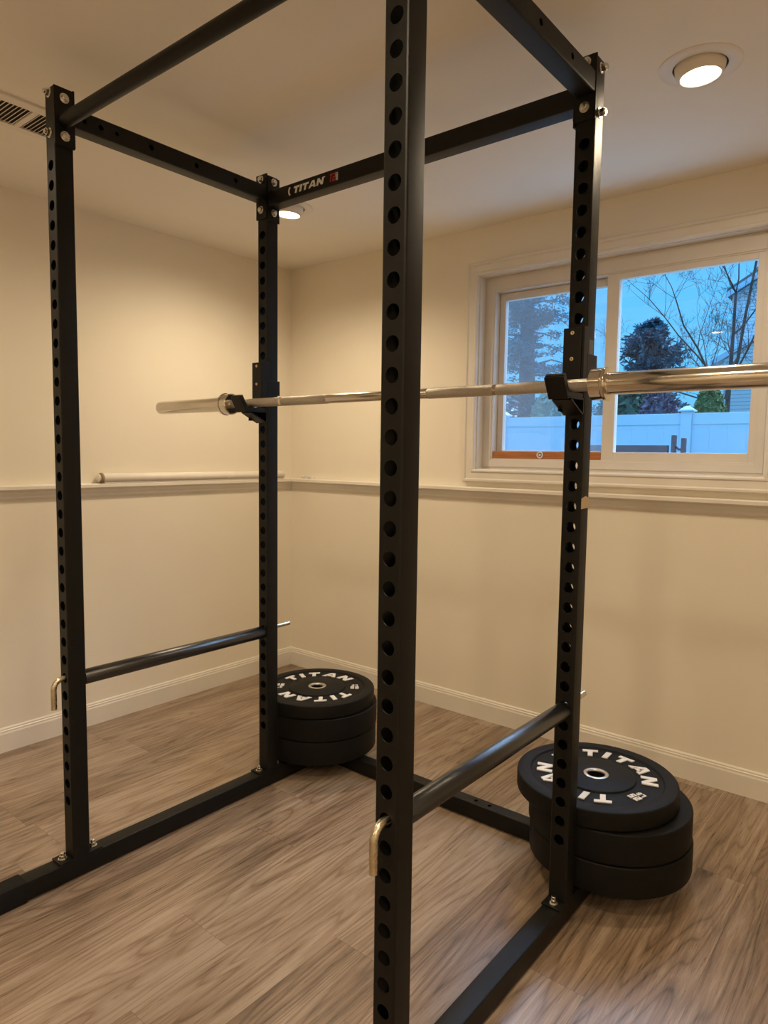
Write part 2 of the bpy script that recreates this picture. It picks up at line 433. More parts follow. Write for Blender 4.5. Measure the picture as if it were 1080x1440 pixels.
# ------------------------------------------------------------------ window (casing, frame, sashes)
def frame_mitre(mb, x0, x1, z0, z1, prof):
    """picture frame: prof = list of (outset, y) closed loop around the opening rectangle"""
    n = len(prof); vs = []
    for (sx, sz) in ((-1, -1), (1, -1), (1, 1), (-1, 1)):
        for o, y in prof:
            vs.append(((x0-o if sx < 0 else x1+o), y, (z0-o if sz < 0 else z1+o)))
    fs = []
    for c in range(4):
        d = (c+1) % 4
        for i in range(n):
            j = (i+1) % n; fs.append((c*n+i, d*n+i, d*n+j, c*n+j))
    return mb.add(vs, fs)
win = empty('window_1', ((WX0+WX1)/2, Y1, WZ0)); win['kind'] = 'structure'
wi = Matrix.Translation((-(WX0+WX1)/2, -Y1, -WZ0))
def wpart(mb, name, m, parent=win):
    if parent is win:
        mb.v = [wi @ v for v in mb.v]
    else:
        mb.v = [wi @ v for v in mb.v]
    return mb.build(name, m, parent)
f = MB(); frame_mitre(f, WX0, WX1, WZ0, WZ1, [(0, Y1), (0, Y1-.016), (.004, Y1-.019), (.010, Y1-.019), (.014, Y1-.015), (.040, Y1-.016), (.045, Y1-.021), (.052, Y1-.021), (.057, Y1-.014), (.057, Y1)])
wpart(f, 'window_casing', M['trim_white'])
f = MB(); frame_mitre(f, WX0+.006, WX1-.006, WZ0+.003, WZ1-.003, [(.0065, Y1+.0005), (0, Y1+.0005), (0, YO-.01), (.0065, YO-.01)])
wpart(f, 'window_jamb', M['trim_white'])
IX0, IX1, IZ0, IZ1 = .262, 1.330, 1.199, 1.934     # clear opening inside the vinyl frame
yf = Y1+.045
f = MB()
def rect_frame(mb, ox0, ox1, oz0, oz1, ix0, ix1, iz0, iz1, y0, y1, bev=.0015):
    mb.box((ox0, y0, oz0), (ix0, y1, oz1), bev); mb.box((ix1, y0, oz0), (ox1, y1, oz1), bev)
    mb.box((ix0, y0, oz0), (ix1, y1, iz0), bev); mb.box((ix0, y0, iz1), (ix1, y1, oz1), bev)
rect_frame(f, WX0+.006, WX1-.006, WZ0+.003, WZ1-.003, IX0, IX1, IZ0, IZ1, yf, yf+.085)
# raised track line round the frame
rect_frame(f, WX0+.016, WX1-.016, WZ0+.013, WZ1-.013, IX0-.006, IX1+.006, IZ0-.006, IZ1+.006, yf-.004, yf+.004)
wpart(f, 'window_frame', M['vinyl'])
# fixed sash on the near track, sliding sash on the far track
fx = MB(); rect_frame(fx, .769, IX1+.002, IZ0-.001, IZ1+.001, .818, 1.308, 1.232, 1.912, yf+.003, yf+.034)
sash_r = wpart(fx, 'window_sash', M['vinyl'])
fx = MB(); fx.box((.812, yf+.016, 1.228), (1.313, yf+.020, 1.916)); wpart(fx, 'window_pane', M['glass'], sash_r)
fx = MB(); rect_frame(fx, IX0+.002, .800, IZ0+.002, IZ1-.001, .291, .775, 1.236, 1.901, yf+.040, yf+.068)
sash_l = wpart(fx, 'window_sash', M['vinyl'])
fx = MB(); fx.box((.288, yf+.052, 1.230), (.780, yf+.056, 1.907)); wpart(fx, 'window_pane', M['glass'], sash_l)
fx = MB(); rect_frame(fx, IX0+.003, .800, IZ0+.003, IZ1-.003, .279, .786, 1.216, 1.918, yf+.073, yf+.083, .001)
scr_f = wpart(fx, 'window_screen_frame', M['vinyl'])
fx = MB(); fx.box((.278, yf+.077, 1.214), (.788, yf+.0775, 1.920)); wpart(fx, 'window_screen', M['screen'], scr_f)
# security stick standing in the lower track
st = MB(); st.box((.2645, yf+.006, IZ0+.0005), (.7675, yf+.030, IZ0+.032), .0012)
stick = st.build('wooden_stick', M['stick']); tag(stick, 'orange stained wooden stick lying in the lower window track', 'stick')
k = MB(); cx, cz = .498, IZ0+.018
ring = [(.0125*math.cos(2*PI*i/20), .0125*math.sin(2*PI*i/20)) for i in range(21)]
k.sweep([(cx+a, yf+.003, cz+b) for a, b in ring], .0028, 8, caps=False); k.cyl((cx, yf+.006, cz), (cx, yf+.001, cz), .005, 16)
kn = k.build('ring_pull', M['clear_plastic'], stick); kn['label'] = 'pale plastic ring pull'

# ------------------------------------------------------------------ rolled blind on the left ledge
bl = empty('rolled_blind', (X0+.0235, .62, zt))
tag(bl, 'long white rolled-up window blind lying on the chair rail', 'window blind')
r = .0200
b = MB(); b.cyl((0, .016, r+.003), (0, 1.070, r+.003), r, 32, bev=.001); b.build('blind_roll', M['pvc'], bl)
b = MB(); b.cyl((0, .016, r+.003), (0, .005, r+.003), r+.003, 32, bev=.002); b.build('end_cap', mat('tan_cap', (.30, .22, .13), .5), bl)
b = MB(); b.cyl((0, .005, r+.003), (0, -.006, r+.003), r-.003, 32, bev=.004); b.build('end_plug', M['white_metal'], bl)
b = MB(); b.box((.0065, .02, 0), (.0115, 1.07, .0045), .001); b.build('bottom_bar', M['trim_white'], bl)
for j, (bx, by) in enumerate(((-.885, Y1-.017), (-.835, Y1-.017))):
    e = empty('blind_bracket', (bx, by, zt))
    tag(e, 'small white plastic blind bracket lying on the ledge ' + ('right in the corner' if j == 0 else 'just out of the corner'), 'bracket', 'blind brackets on the ledge')
    b = MB(); b.box((-.017, -.012, 0), (.017, .014, .003), .001); b.box((-.017, .010, .003), (.017, .014, .019), .001); b.build('bracket_base', M['white_metal'], e)
    b = MB(); b.box((-.016, -.012, .003), (-.012, .010, .018), .001); b.box((.012, -.012, .003), (.016, .010, .018), .001); b.cyl((-.012, 0, .011), (.012, 0, .011), .004, 12); b.build('bracket_clip', M['white_metal'], e)

# ------------------------------------------------------------------ ceiling vent
vent = empty('ceiling_vent', (-.362, .080, ZC)); tag(vent, 'white metal ceiling air vent with two banks of louvres', 'air vent')
vx, vy = .102, .145
b = MB()
b.box((-vx, -vy, -.007), (-vx+.030, vy, 0), .002); b.box((vx-.038, -vy, -.007), (vx, vy, 0), .002)
b.box((-vx+.030, -vy, -.007), (vx-.038, -vy+.030, 0), .001); b.box((-vx+.030, vy-.030, -.007), (vx-.038, vy, 0), .001)
b.box((-vx+.030, -.008, -.007), (vx-.038, .008, 0), .001)
b.build('vent_frame', M['white_metal'], vent)
b = MB(); b.box((-vx+.02, -vy+.02, -.0012), (vx-.03, vy-.02, -.0004)); b.build('vent_backing', M['vent_dark'], vent)
for bank in (-1, 1):
    n = 9; y0 = .008 if bank > 0 else -vy+.030; y1 = vy-.030 if bank > 0 else -.008
    for i in range(n):
        y = y0+(y1-y0)*(i+.5)/n
        mx = Matrix.Translation((0, y, -.0042)) @ Matrix.Rotation(math.radians(-38*bank if bank < 0 else 38), 4, 'X')
        b = MB(); b.box((-vx+.030, -.0050, -.0005), (vx-.038, .0050, .0005), mx=mx); b.build('louvre', M['white_metal'], vent)

# ------------------------------------------------------------------ recessed downlights
def downlight(x, y, tilt, az, label, group=None, watts=60, spot=150):
    t = empty('recessed_downlight', (x, y, ZC)); tag(t, label, 'ceiling light', group)
    b = MB(); b.lathe([(.050, -.0006), (.0665, -.0006)], None, 48, smooth=False); b.build('can_gap', M['vent_dark'], t)
    b = MB(); b.lathe([(.066, 0), (.066, -.004), (.072, -.006), (.094, -.0045), (.100, -.0015), (.100, 0)], None, 56); sharp(b.build('trim_ring', M['white_metal'], t), 60)
    d = Vector((math.sin(tilt)*math.cos(az), math.sin(tilt)*math.sin(az), -math.cos(tilt)))
    mx = Matrix.Translation((0, 0, -.002)) @ d.to_track_quat('Z', 'Y').to_matrix().to_4x4()
    prof = []
    for i in range(13):
        a = math.radians(12+ (120-12)*i/12)      # from the mouth back over the ball
        prof.append((.0615*math.sin(math.radians(58)+(PI*.56-math.radians(58))*i/12), .0615*math.cos(math.radians(58)+(PI*.56-math.radians(58))*i/12)-.006))
    r0, z0 = prof[0]
    prof = [(r0-.005, z0-.006), (r0-.004, z0-.001), (r0, z0)] + prof[1:]
    b = MB(); b.lathe(prof, mx, 48); b.build('eyeball', M['white_metal'], t)
    b = MB(); b.lathe([(0, z0-.001), (.030, z0-.0025), (r0-.0052, z0-.006), (r0-.0052, z0-.010), (0, z0-.010)], mx, 40); b.build('bulb_lens', M['bulb'], t)
    L = bpy.data.lights.new('downlight_beam', 'SPOT'); L.energy = watts*1.04; L.color = (1.0, .80, .545); L.spot_size = math.radians(spot); L.spot_blend = 1.0; L.shadow_soft_size = .045
    lo = bpy.data.objects.new('downlight_beam', L); lo.parent = t
    lo.location = Vector((0, 0, -.002)) + d*(z0+.055); lo.rotation_euler = d.to_track_quat('-Z', 'Y').to_euler(); COL.objects.link(lo)
    return t
R = math.radians
downlight(1.310, 1.018, R(4), R(20), 'round white eyeball downlight in the ceiling beyond the window corner of the rack', 'ceiling downlights', 28, 180)
downlight(-.300, 1.095, R(5), R(200), 'round white eyeball downlight glimpsed under the top crossmember with white lettering', 'ceiling downlights', 37, 165)
downlight(1.300, -.42, R(0), 0, 'lit ceiling downlight above the open side of the rack', 'ceiling downlights', 36, 155)
downlight(-.300, -.42, R(6), R(180), 'lit ceiling downlight between the rack and the plain wall', 'ceiling downlights', 17, 180)
downlight(.41, -1.28, R(0), 0, 'lit ceiling downlight that mirrors in the window pane', 'ceiling downlights', 6, 155)
downlight(2.60, -1.90, R(0), 0, 'unseen fill light added at the far end of the room', 'ceiling downlights', 92, 160)  # unseen lamp added behind the camera as ambient fill
downlight(2.60, -.60, R(0), 0, 'unseen fill light added beside the far side wall', 'ceiling downlights', 30, 160)  # second unseen fill lamp, added to spread the ambient light
downlight(.90, -2.60, R(0), 0, 'unseen fill light added by the back wall', 'ceiling downlights', 56, 160)  # unseen frontal fill, added to lift the walls and ceiling

# ------------------------------------------------------------------ power rack
W, D, H = 1.1478, .7195, 2.146
h = .0247; ZB = .0587; S = .0508; Z0 = 1.9532
rack = empty('power_rack', (0, 0, 0))
tag(rack, 'tall black steel power rack with round-holed uprights standing on the wood floor', 'power rack')
SB = M['steel_black']
UP0 = ZB+.005
holes = [(Z0 - S*i - UP0, .0135) for i in range(35)]
upm = sharp(tube(MB(), H-UP0, h, h, holes_y=holes).build('upright', SB, rack), 40)
upm.location = (0, 0, UP0)
ups = {'A': upm}
for n, (x, y) in {'B': (0, D), 'C': (W, D), 'D': (W, 0)}.items():
    c = upm.copy(); COL.objects.link(c); c.parent = rack; c.location = (x, y, UP0); ups[n] = c
# foot plates with bolts, children of each upright
for n, (x, y) in {'A': (0, 0), 'B': (0, D), 'C': (W, D), 'D': (W, 0)}.items():
    o = ups[n]
    b = MB(); b.box((-.0255, -.062, -.005), (.0255, .062 if n in 'AD' else .052, .0), .001); b.build('foot_plate', SB, o)
    for s in (-1, 1):
        hexbolt((0, s*.044 if (s < 0 or n in 'AD') else .038, 0), (0, 0, 1), 'bolt', o, .011, stud=.017)
# paint missing / tape on the window side upright
b = MB(); b.prism([(-.0215, 0), (.0225, .002), (.0220, .026), (.004, .031), (-.0215, .026)], 0, .0006, Matrix.Translation((h+.0002, 0, 1.085-UP0)) @ Matrix(((0, 0, 1, 0), (1, 0, 0, 0), (0, 1, 0, 0), (0, 0, 0, 1))))
t_ = b.build('tape_scrap', M['tape'], ups['C']); t_['label'] = 'small tan scrap of tape'
b = MB(); b.box((h+.0002, -.016, 1.462-UP0), (h+.0007, .014, 1.497-UP0)); t_ = b.build('patch', M['grey_gloss'], ups['C']); t_['label'] = 'glossy grey sticker'  # plain glossy grey rectangle on the upright's side face

def endplate(p, n, parent, wide=.0265, z0=2.004, z1=2.150):
    """5 mm plate against a face; n is the outward direction"""
    x, y = p; b = MB()
    if n in ('+y', '-y'):
        s = 1 if n == '+y' else -1; b.box((x-wide, y, z0), (x+wide, y+s*.005, z1), .001)
    else:
        s = 1 if n == '+x' else -1; b.box((x, y-wide, z0), (x+s*.005, y+wide, z1), .001)
    return b.build('end_plate', SB, parent)
# side members along y (top 2.110)
hy_ = [(.103, .0075), (.149, .0055), (.257, .0075), (.411, .0075), (.562, .0075), (.057, .0055)]
for x in (0, W):
    z = 2.0855; y0 = h+.005; L = D-2*h-.010
    m_ = sharp(tube(MB(), L, h, h, holes_x=[(a-y0, r) for a, r in hy_ if a > y0+.012], mx=along('y', (x, y0, z))).build('top_side_beam', SB, rack), 40)
    endplate((x, h), '+y', m_); endplate((x, D-h), '-y', m_)
    for zz in (2.034, 2.134):
        hexbolt((x, -h, zz), (0, -1, 0), 'bolt', m_, .011, stud=.014)       # heads on the near side of the front upright
        hexbolt((x, h+.005, zz), (0, 1, 0), 'bolt', m_, .009)
        hexbolt((x, D-h-.005, zz), (0, -1, 0), 'bolt', m_, .009)
        hexbolt((x, D+h, zz), (0, 1, 0), 'bolt', m_, .009, stud=.014)
# rear top crossmember
z = 2.0670; x0 = h+.005; L = W-2*h-.010
cm = sharp(tube(MB(), L, h, h, mx=along('x', (x0, D, z))).build('top_crossmember', SB, rack), 40)
endplate((h, D), '+x', cm, z0=1.996, z1=2.142); endplate((W-h, D), '-x', cm, z0=1.996, z1=2.142)
for zz in (2.0255, 2.126):
    hexbolt((h+.005, D, zz), (1, 0, 0), 'bolt', cm, .009); hexbolt((W-h-.005, D, zz), (-1, 0, 0), 'bolt', cm, .009)
    hexbolt((W+h, D, zz), (1, 0, 0), 'bolt', cm, .015); hexbolt((-h, D, zz), (-1, 0, 0), 'bolt', cm, .009)
# pull-up bar
pb = MB(); pb.cyl((h+.004, 0, 2.0645), (W-h-.004, 0, 2.0645), .0178, 32, caps=False)
pub = pb.build('pull_up_bar', SB, rack)
endplate((h, 0), '+x', pub, z0=2.000, z1=2.146); endplate((W-h, 0), '-x', pub, z0=2.000, z1=2.146)
for zz in (2.0255, 2.120):
    hexbolt((h+.005, 0, zz), (1, 0, 0), 'bolt', pub, .009); hexbolt((W-h-.005, 0, zz), (-1, 0, 0), 'bolt', pub, .009)
    hexbolt((W+h, 0, zz), (1, 0, 0), 'bolt', pub, .009); hexbolt((-h, 0, zz), (-1, 0, 0), 'bolt', pub, .009)
# base rails and rear floor crossmember
YR0, YR1 = -.255, 1.036
for x in (0, W):
    zc = (.004+ZB)/2; hz = (ZB-.004)/2
    br = sharp(tube(MB(), YR1-YR0, h, hz, mx=along('y', (x, YR0, zc))).build('base_rail', SB, rack), 40)
    b = MB(); tube(b, .105, h+.003, hz+.003, mx=along('y', (x, YR0-.004, zc+.0003))); sharp(b.build('rubber_boot', M['rubber_foot'], br), 40)
    b = MB(); tube(b, .030, h+.002, hz+.002, mx=along('y', (x, YR1-.004, zc+.0002))); sharp(b.build('end_cap', M['rubber_foot'], br), 40)
b = MB(); fl = MB()
zc = (.004+ZB)/2; hz = (ZB-.004)/2
fm = sharp(tube(MB(), W-2*h, h*.96, hz, holes_y=[(x-h, .0065) for x in (.385, .437, .711, .763)], mx=along('x', (h, 1.0085, zc))).build('floor_crossmember', SB, rack), 40)
for s in (0, 1):
    x = h if s == 0 else W-h; sg = 1 if s == 0 else -1
    b = MB(); b.box((x, 1.0085-.024, ZB), (x+sg*.06, 1.0085+.024, ZB+.003), .0005); b.build('gusset_plate', SB, fm)

# ---- lettering as shapes
def LT(c):
    """letter as list of polygons in a unit wide box, height 1"""
    if c == 'T': return [[(0, .72), (1, .72), (1, 1), (0, 1)], [(.34, 0), (.66, 0), (.66, .72), (.34, .72)]], 1.0
    if c == 'I': return [[(0, 0), (.36, 0), (.36, 1), (0, 1)]], .36
    if c == 'A': return [[(0, 0), (.33, 0), (.62, .78), (.62, 1), (.42, 1)], [(.62, .78), (.91, 0), (1.24, 0), (.82, 1), (.62, 1)], [(.30, .17), (.94, .17), (.86, .40), (.38, .40)]], 1.24
    if c == 'N': return [[(0, 0), (.31, 0), (.31, 1), (0, 1)], [(.79, 0), (1.1, 0), (1.1, 1), (.79, 1)], [(.31, 1), (.31, .56), (.79, 0), (.79, .44)]], 1.1
PIX = {'2': '111001111100111', '5': '111100111001111', 'L': '100100100100111', 'B': '110101110101110', 'S': '011100010001110', 'E': '111100110100111', 'R': '110101110101101', 'I': '111010010010111', 'T': '111010010010010'}
def pix(mb, c, mx, px=.2, z=.0006):
    for i, ch in enumerate(PIX[c]):
        if ch == '1':
            cx, cy = i % 3, 4-i//3
            mb.box((cx*px, cy*px, 0), (cx*px+px*1.02, cy*px+px*1.02, z), mx=mx)

# decal on the front of the top crossmember (reads along +x)
mx0 = Matrix(((1, 0, 0, 0), (0, 0, -1, D-h-.0002), (0, 1, 0, 0), (0, 0, 0, 1)))   # local x->x, y->z, z->-y
b = MB(); hgt = .0215; x = .150
for c in 'TITAN':
    polys, wd = LT(c)
    for p in polys:
        b.prism([(x+(px*1.2+py*.28)*hgt*1.02, 2.0565+py*hgt) for px, py in p], 0, .0005, mx0)
    x += (wd*1.2+.14)*hgt*1.02
b.cyl(mx0 @ Vector((x+.005, 2.077, 0)), mx0 @ Vector((x+.005, 2.077, .0005)), .0018, 10)
o = b.build('logo_word', M['decal_white'], cm); o['label'] = 'white slanted brand word'
b = MB()
arc = [(.140+.012*math.cos(a), 2.067+.0150*math.sin(a)) for a in [R(110+14*i) for i in range(11)]]
arc += [(.142+.008*math.cos(a), 2.067+.0105*math.sin(a)) for a in [R(250-14*i) for i in range(11)]]
b.prism(arc, 0, .0005, mx0)
o = b.build('logo_crescent', M['decal_white'], cm); o['label'] = 'white crescent mark'
b = MB()
mxs = mx0 @ Matrix.Translation((.3505, 2.0545, 0)) @ Matrix.Rotation(PI/2, 4, 'Z')
for i, c in enumerate('SERIES'):
    pix(b, c, mxs @ Matrix.Translation((i*.0041, 0, 0)) @ Matrix.Diagonal((.0062, .0085, 1, 1)), .2, .0005)
o = b.build('logo_small_word', M['decal_white'], cm); o['label'] = 'tiny white upright word'
b = MB()
for i, c in enumerate('T2'):
    pix(b, c, mx0 @ Matrix.Translation((.3125+i*.0140, 2.0555, 0)) @ Matrix(((1, .2, 0, 0), (0, 1, 0, 0), (0, 0, 1, 0), (0, 0, 0, 1))) @ Matrix.Diagonal((.020, .0235, 1, 1)), .2, .0005)
o = b.build('logo_series_mark', M['decal_red'], cm); o['label'] = 'red series mark'

# ------------------------------------------------------------------ safety bars
def safety_bar(x, label):
    zr = Z0-27*S; t = empty('safety_bar', (x, 0, zr)); tag(t, label, 'safety bar', 'safety bars across the rack')
    r0, r1 = .0215, .0182; zc = .0078-r1
    b = MB(); mx = along('y', (0, h+.002, zc)); L = D-2*h-.004
    b.lathe([(r1, 0), (r0-.001, 0), (r0, .001), (r0, L-.001), (r0-.001, L), (r1, L)], mx, 40, closed=True); sharp(b.build('pipe_sleeve', M['sleeve_black'], t), 50)
    pts = [(0, .820-.0, 0), (0, -.030, 0)]
    for i in range(1, 7):
        a = PI/2*i/6; pts.append((0, -.030-.026*math.sin(a), -.026*(1-math.cos(a))))
    pts.append((0, -.056, -.082))
    b = MB(); b.sweep(pts, .0078, 18); o = sharp(b.build('locking_rod', M['pin_steel'], t), 50); o['label'] = 'bent plated steel rod'
    return t
safety_bar(0, 'black pipe safety bar across the rack side nearest the plain wall')
safety_bar(W, 'black pipe safety bar ending above the plate stack below the window')

# ------------------------------------------------------------------ J cups
def jcup():
    t = empty('bar_hook', (0, 0, 0)); e = .0245; yb = -h   # y relative to the upright centre, z absolute
    ST = SB
    b = MB(); b.box((-e, yb-.006, 1.318), (e, yb-.0003, 1.523), .001); b.build('back_plate', ST, t)
    # side strap wrapping the upright, with a short keeper tab
    b = MB(); b.box((e+.0006, yb-.028, 1.400), (e+.0062, yb+.004, 1.523), .001); b.box((h+.0006, yb-.006, 1.411), (h+.0066, h+.002, 1.461), .001)
    b.build('side_strap', ST, t)
    b = MB()
    def plate(p, q, th, x0=-e, x1=e):
        p = Vector((p[0], p[1])); q = Vector((q[0], q[1])); d = (q-p).normalized(); n = Vector((-d.y, d.x))*th
        pol = [p, q, q+n, p+n]; mx = Matrix(((0, 0, 1, 0), (1, 0, 0, 0), (0, 1, 0, 0), (0, 0, 0, 1)))
        b.prism([(v.x, v.y) for v in pol], x0, x1, mx)
    yr = lambda y: y-D
    plate((yr(.689), 1.350), (yr(.606), 1.350), -.005); plate((yr(.606), 1.350), (yr(.578), 1.398), .005)
    plate((yr(.689), 1.318), (yr(.622), 1.350), .004)
    b.box((-e+.002, yr(.689), 1.322), (-e+.006, yr(.650), 1.350))
    b.build('hook_shelf', ST, t)
    b = MB(); b.box((-e+.002, yb-.028, 1.396), (e-.001, yb-.006, 1.521), .0015)
    b.box((-e+.001, yr(.608), 1.355), (e-.001, yb-.006, 1.3655), .0015)
    mx = Matrix.Translation((0, yr(.606), 1.352)) @ Matrix.Rotation(math.atan2(.028, .048), 4, 'X')
    b.box((-e+.0005, -.001, .001), (e-.0005, .010, .056), .0015, mx=mx)
    b.build('plastic_liner', M['liner'], t)
    for z in (1.509, 1.4475):
        b = MB(); mx = Matrix.Translation((0, yb-.028, z)) @ Vector((0, -1, 0)).to_track_quat('Z', 'Y').to_matrix().to_4x4()
        b.lathe([(.0014, -.001), (.0016, .0008), (.0042, .0008), (.0048, .0)], mx, 20); b.build('screw', M['brass'], t)
    b = MB(); b.cyl((0, yb-.0005, Z0-10*S), (0, h+.003, Z0-10*S), .0115, 20, bev=.002); b.build('locking_pin', M['zinc'], t)
    return t
j = jcup(); j.location = (0, D, 0); tag(j, 'black bar hook on the upright nearest the room corner', 'bar hook', 'bar hooks holding the barbell')
j2 = copy_tree(j); j2.location = (W, D, 0); tag(j2, 'black bar hook on the upright in front of the window', 'bar hook', 'bar hooks holding the barbell')

# ------------------------------------------------------------------ barbell
BX, BY, BZ = (-.0985+1.2145)/2, .640, 1.3808
bar = empty('barbell', (BX, BY, BZ)); tag(bar, 'long chrome barbell resting in the two bar hooks', 'barbell')
hl = .655
def bx_(x): return x-BX
ZONES = [(-hl, bx_(.085), 'knurl'), (bx_(.085), bx_(.100), 'chrome'), (bx_(.100), bx_(.190), 'knurl')]
b = MB(); b.cyl((-hl, 0, 0), (hl, 0, 0), .0141, 32, caps=False); b.build('shaft', M['chrome'], bar)
import_x = []
KN = [(-hl+.004, -.405), (-.395, -.190), (.190, .395), (.405, hl-.004)]
for a, c in KN:
    b = MB(); b.cyl((a, 0, 0), (c, 0, 0), .0147, 32, bev=.0006); o = b.build('knurled_grip', M['knurl'], bar); o['label'] = 'dull knurled grip'
for s in (-1, 1):
    sl = MB(); mx = Matrix.Translation((s*hl, 0, 0)) @ Vector((s, 0, 0)).to_track_quat('Z', 'Y').to_matrix().to_4x4()
    sl.lathe([(.0142, 0), (.033, 0), (.0365, .003), (.0368, .029), (.0345, .0305), (.0345, .032), (.0385, .0325), (.0392, .036), (.0385, .0395), (.030, .041), (.0262, .041), (.0252, .044)], mx, 56)
    c = sharp(sl.build('collar', M['chrome'], bar), 40)
    sl = MB(); sl.lathe([(.0252, .042), (.0252, .430), (.0248, .436), (.0225, .4405), (.012, .4405), (.011, .437), (0, .437)], mx, 56)
    sharp(sl.build('sleeve', M['chrome'], bar), 40)

# ------------------------------------------------------------------ bumper plates
def plate_letters(T, phase, parent):
    z = T-.0042; rc = .146; hh = .044
    for half in (0, 180):
        b = MB()
        for c, off in zip('TITAN', (49, 29.5, 9.5, -18.5, -47)):
            th = R(phase+half+off); polys, wd = LT(c)
            up = Vector((math.cos(th), math.sin(th), 0)); rt = Vector((up.y, -up.x, 0))
            mx = Matrix.Translation(up*rc + Vector((0, 0, z))) @ Matrix(((rt.x, up.x, 0, 0), (rt.y, up.y, 0, 0), (0, 0, 1, 0), (0, 0, 0, 1)))
            for p in polys: b.prism([((px-wd/2+(py-.5)*.12)*hh*1.06, (py-.5)*hh) for px, py in p], 0, .0030, mx)
        o = b.build('raised_word', M['letter_white'], parent); o['label'] = 'raised white word'
        th = R(phase+half-90); b = MB()
        rad = Vector((math.cos(th), math.sin(th), 0)); up = Vector((rad.y, -rad.x, 0)); rt = Vector((up.y, -up.x, 0))
        for txt, sz, dy in (('25', .023, .002), ('LB', .017, -.020)):
            for i, c in enumerate(txt):
                mx = Matrix.Translation(rad*.148 + Vector((0, 0, z))) @ Matrix(((rt.x, up.x, 0, 0), (rt.y, up.y, 0, 0), (0, 0, 1, 0), (0, 0, 0, 1))) @ Matrix.Translation(((i-.5)*sz*.80-sz*.32, dy, 0)) @ Matrix.Diagonal((sz*1.02, sz, 1, 1))
                pix(b, c, mx, .2, .0028)
        o = b.build('weight_mark', M['letter_white'], parent); o['label'] = 'raised white weight number'
def bumper(T, r=.2255, letters=None, bev=.006):
    t = empty('bumper_plate')
    d = .0055
    top = [(.0262, T), (.108, T), (.110, T-.001), (.112, T-d), (.184, T-d), (.188, T-.0008), (.191, T), (r-bev-.004, T), (r-bev*.55, T-bev*.22), (r-bev*.15, T-bev*.6), (r, T-bev*1.2)]
    bot = [(a, T-z) for a, z in top][::-1]
    mid = []
    b = MB(); b.lathe(top+mid+bot, None, 96, closed=True); sharp(b.build('rubber_disc', M['rubber'], t), 32)
    b = MB(); b.lathe([(.0256, T-.007), (.0256, T+.0004), (.0275, T+.0012), (.0345, T+.0008), (.0355, T-.0002)], None, 48)
    o = b.build('steel_ring', M['insert'], t); o['label'] = 'bright steel centre ring'
    if letters is not None:
        plate_letters(T, letters, t)
    return t
stacks = [
    ((-.012, .993), .0648, 130, [(.089, .000, .003), (.086, .004, .003), (.052, -.003, -.006)], 'rear left', 'in the stack by the room corner'),
    ((1.150, .986), .0648, 70, [(.086, .017, .010), (.087, .013, .009), (.053, -.022, -.004)], 'rear right', 'in the stack below the window'),
]
kinds = {0: 'thick black bumper plate, lowest', 1: 'thick black bumper plate, middle one', 2: 'thin black bumper plate with white lettering, topmost'}
for (cx, cy), zz, ph, items, _, where in stacks:
    for i, (T, dx, dy) in enumerate(items):
        p = bumper(T, letters=ph if i == 2 else None); p.location = (cx+dx, cy+dy, zz)
        p.rotation_euler = (0, 0, 0)
        tag(p, kinds[i]+' '+where, 'weight plate', 'bumper plates stacked on the rack base'); zz += T+.0012+.0003

# ------------------------------------------------------------------ outside
ZG = .30
struct(MB().box((-60, 3.9, ZG-.2), (60, 90, ZG)), 'ground', M['lawn'])
struct(MB().box((-9, YO, ZG-.2), (9, 3.9, ZG+.01)), 'bounce_ground', M['ground'])  # unseen pale ground added to bounce daylight up onto the ceiling
# vinyl fence at y 7.6
FY = 7.6
fence = empty('vinyl_fence', (-1, FY, ZG)); tag(fence, 'white vinyl privacy fence running past the window outside', 'fence')
ft = 1.725-ZG
posts = [-.513+2.42*k for k in range(-3, 4)]
for i, px in enumerate(posts):
    x = px+1
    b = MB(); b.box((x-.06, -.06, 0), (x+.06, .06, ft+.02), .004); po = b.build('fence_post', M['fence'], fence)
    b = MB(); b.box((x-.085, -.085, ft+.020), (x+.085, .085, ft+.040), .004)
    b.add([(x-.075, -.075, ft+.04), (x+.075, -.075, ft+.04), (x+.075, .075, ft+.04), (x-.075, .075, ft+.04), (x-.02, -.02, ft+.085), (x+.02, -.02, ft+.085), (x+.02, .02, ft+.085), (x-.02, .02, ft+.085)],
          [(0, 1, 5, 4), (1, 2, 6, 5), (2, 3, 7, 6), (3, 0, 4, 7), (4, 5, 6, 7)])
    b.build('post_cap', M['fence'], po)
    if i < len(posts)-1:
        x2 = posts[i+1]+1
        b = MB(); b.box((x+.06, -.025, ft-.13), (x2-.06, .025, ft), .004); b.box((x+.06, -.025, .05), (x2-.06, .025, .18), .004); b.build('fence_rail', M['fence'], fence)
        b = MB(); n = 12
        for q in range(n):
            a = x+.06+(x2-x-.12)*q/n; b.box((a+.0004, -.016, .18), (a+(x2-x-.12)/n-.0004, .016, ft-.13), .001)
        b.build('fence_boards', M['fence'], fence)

def leaves(mb, c, rad, n, size, rnd, shell=.55, flat=1.0):
    for _ in range(n):
        while True:
            v = Vector((rnd.uniform(-1, 1), rnd.uniform(-1, 1), rnd.uniform(-1, 1)))
            if .01 < v.length < 1: break
        v = v.normalized()*(shell+(1-shell)*rnd.random())
        p = Vector(c)+Vector((v.x*rad[0], v.y*rad[1], v.z*rad[2]))
        a = Vector((rnd.gauss(0, 1), rnd.gauss(0, 1), rnd.gauss(0, flat))).normalized(); bb = a.cross(Vector((rnd.gauss(0, 1), rnd.gauss(0, 1), rnd.gauss(0, 1)))).normalized()
        s = size*rnd.uniform(.6, 1.3)
        mb.add([p-a*s, p+bb*s*.35, p+a*s, p-bb*s*.35], [(0, 1, 2, 3)])

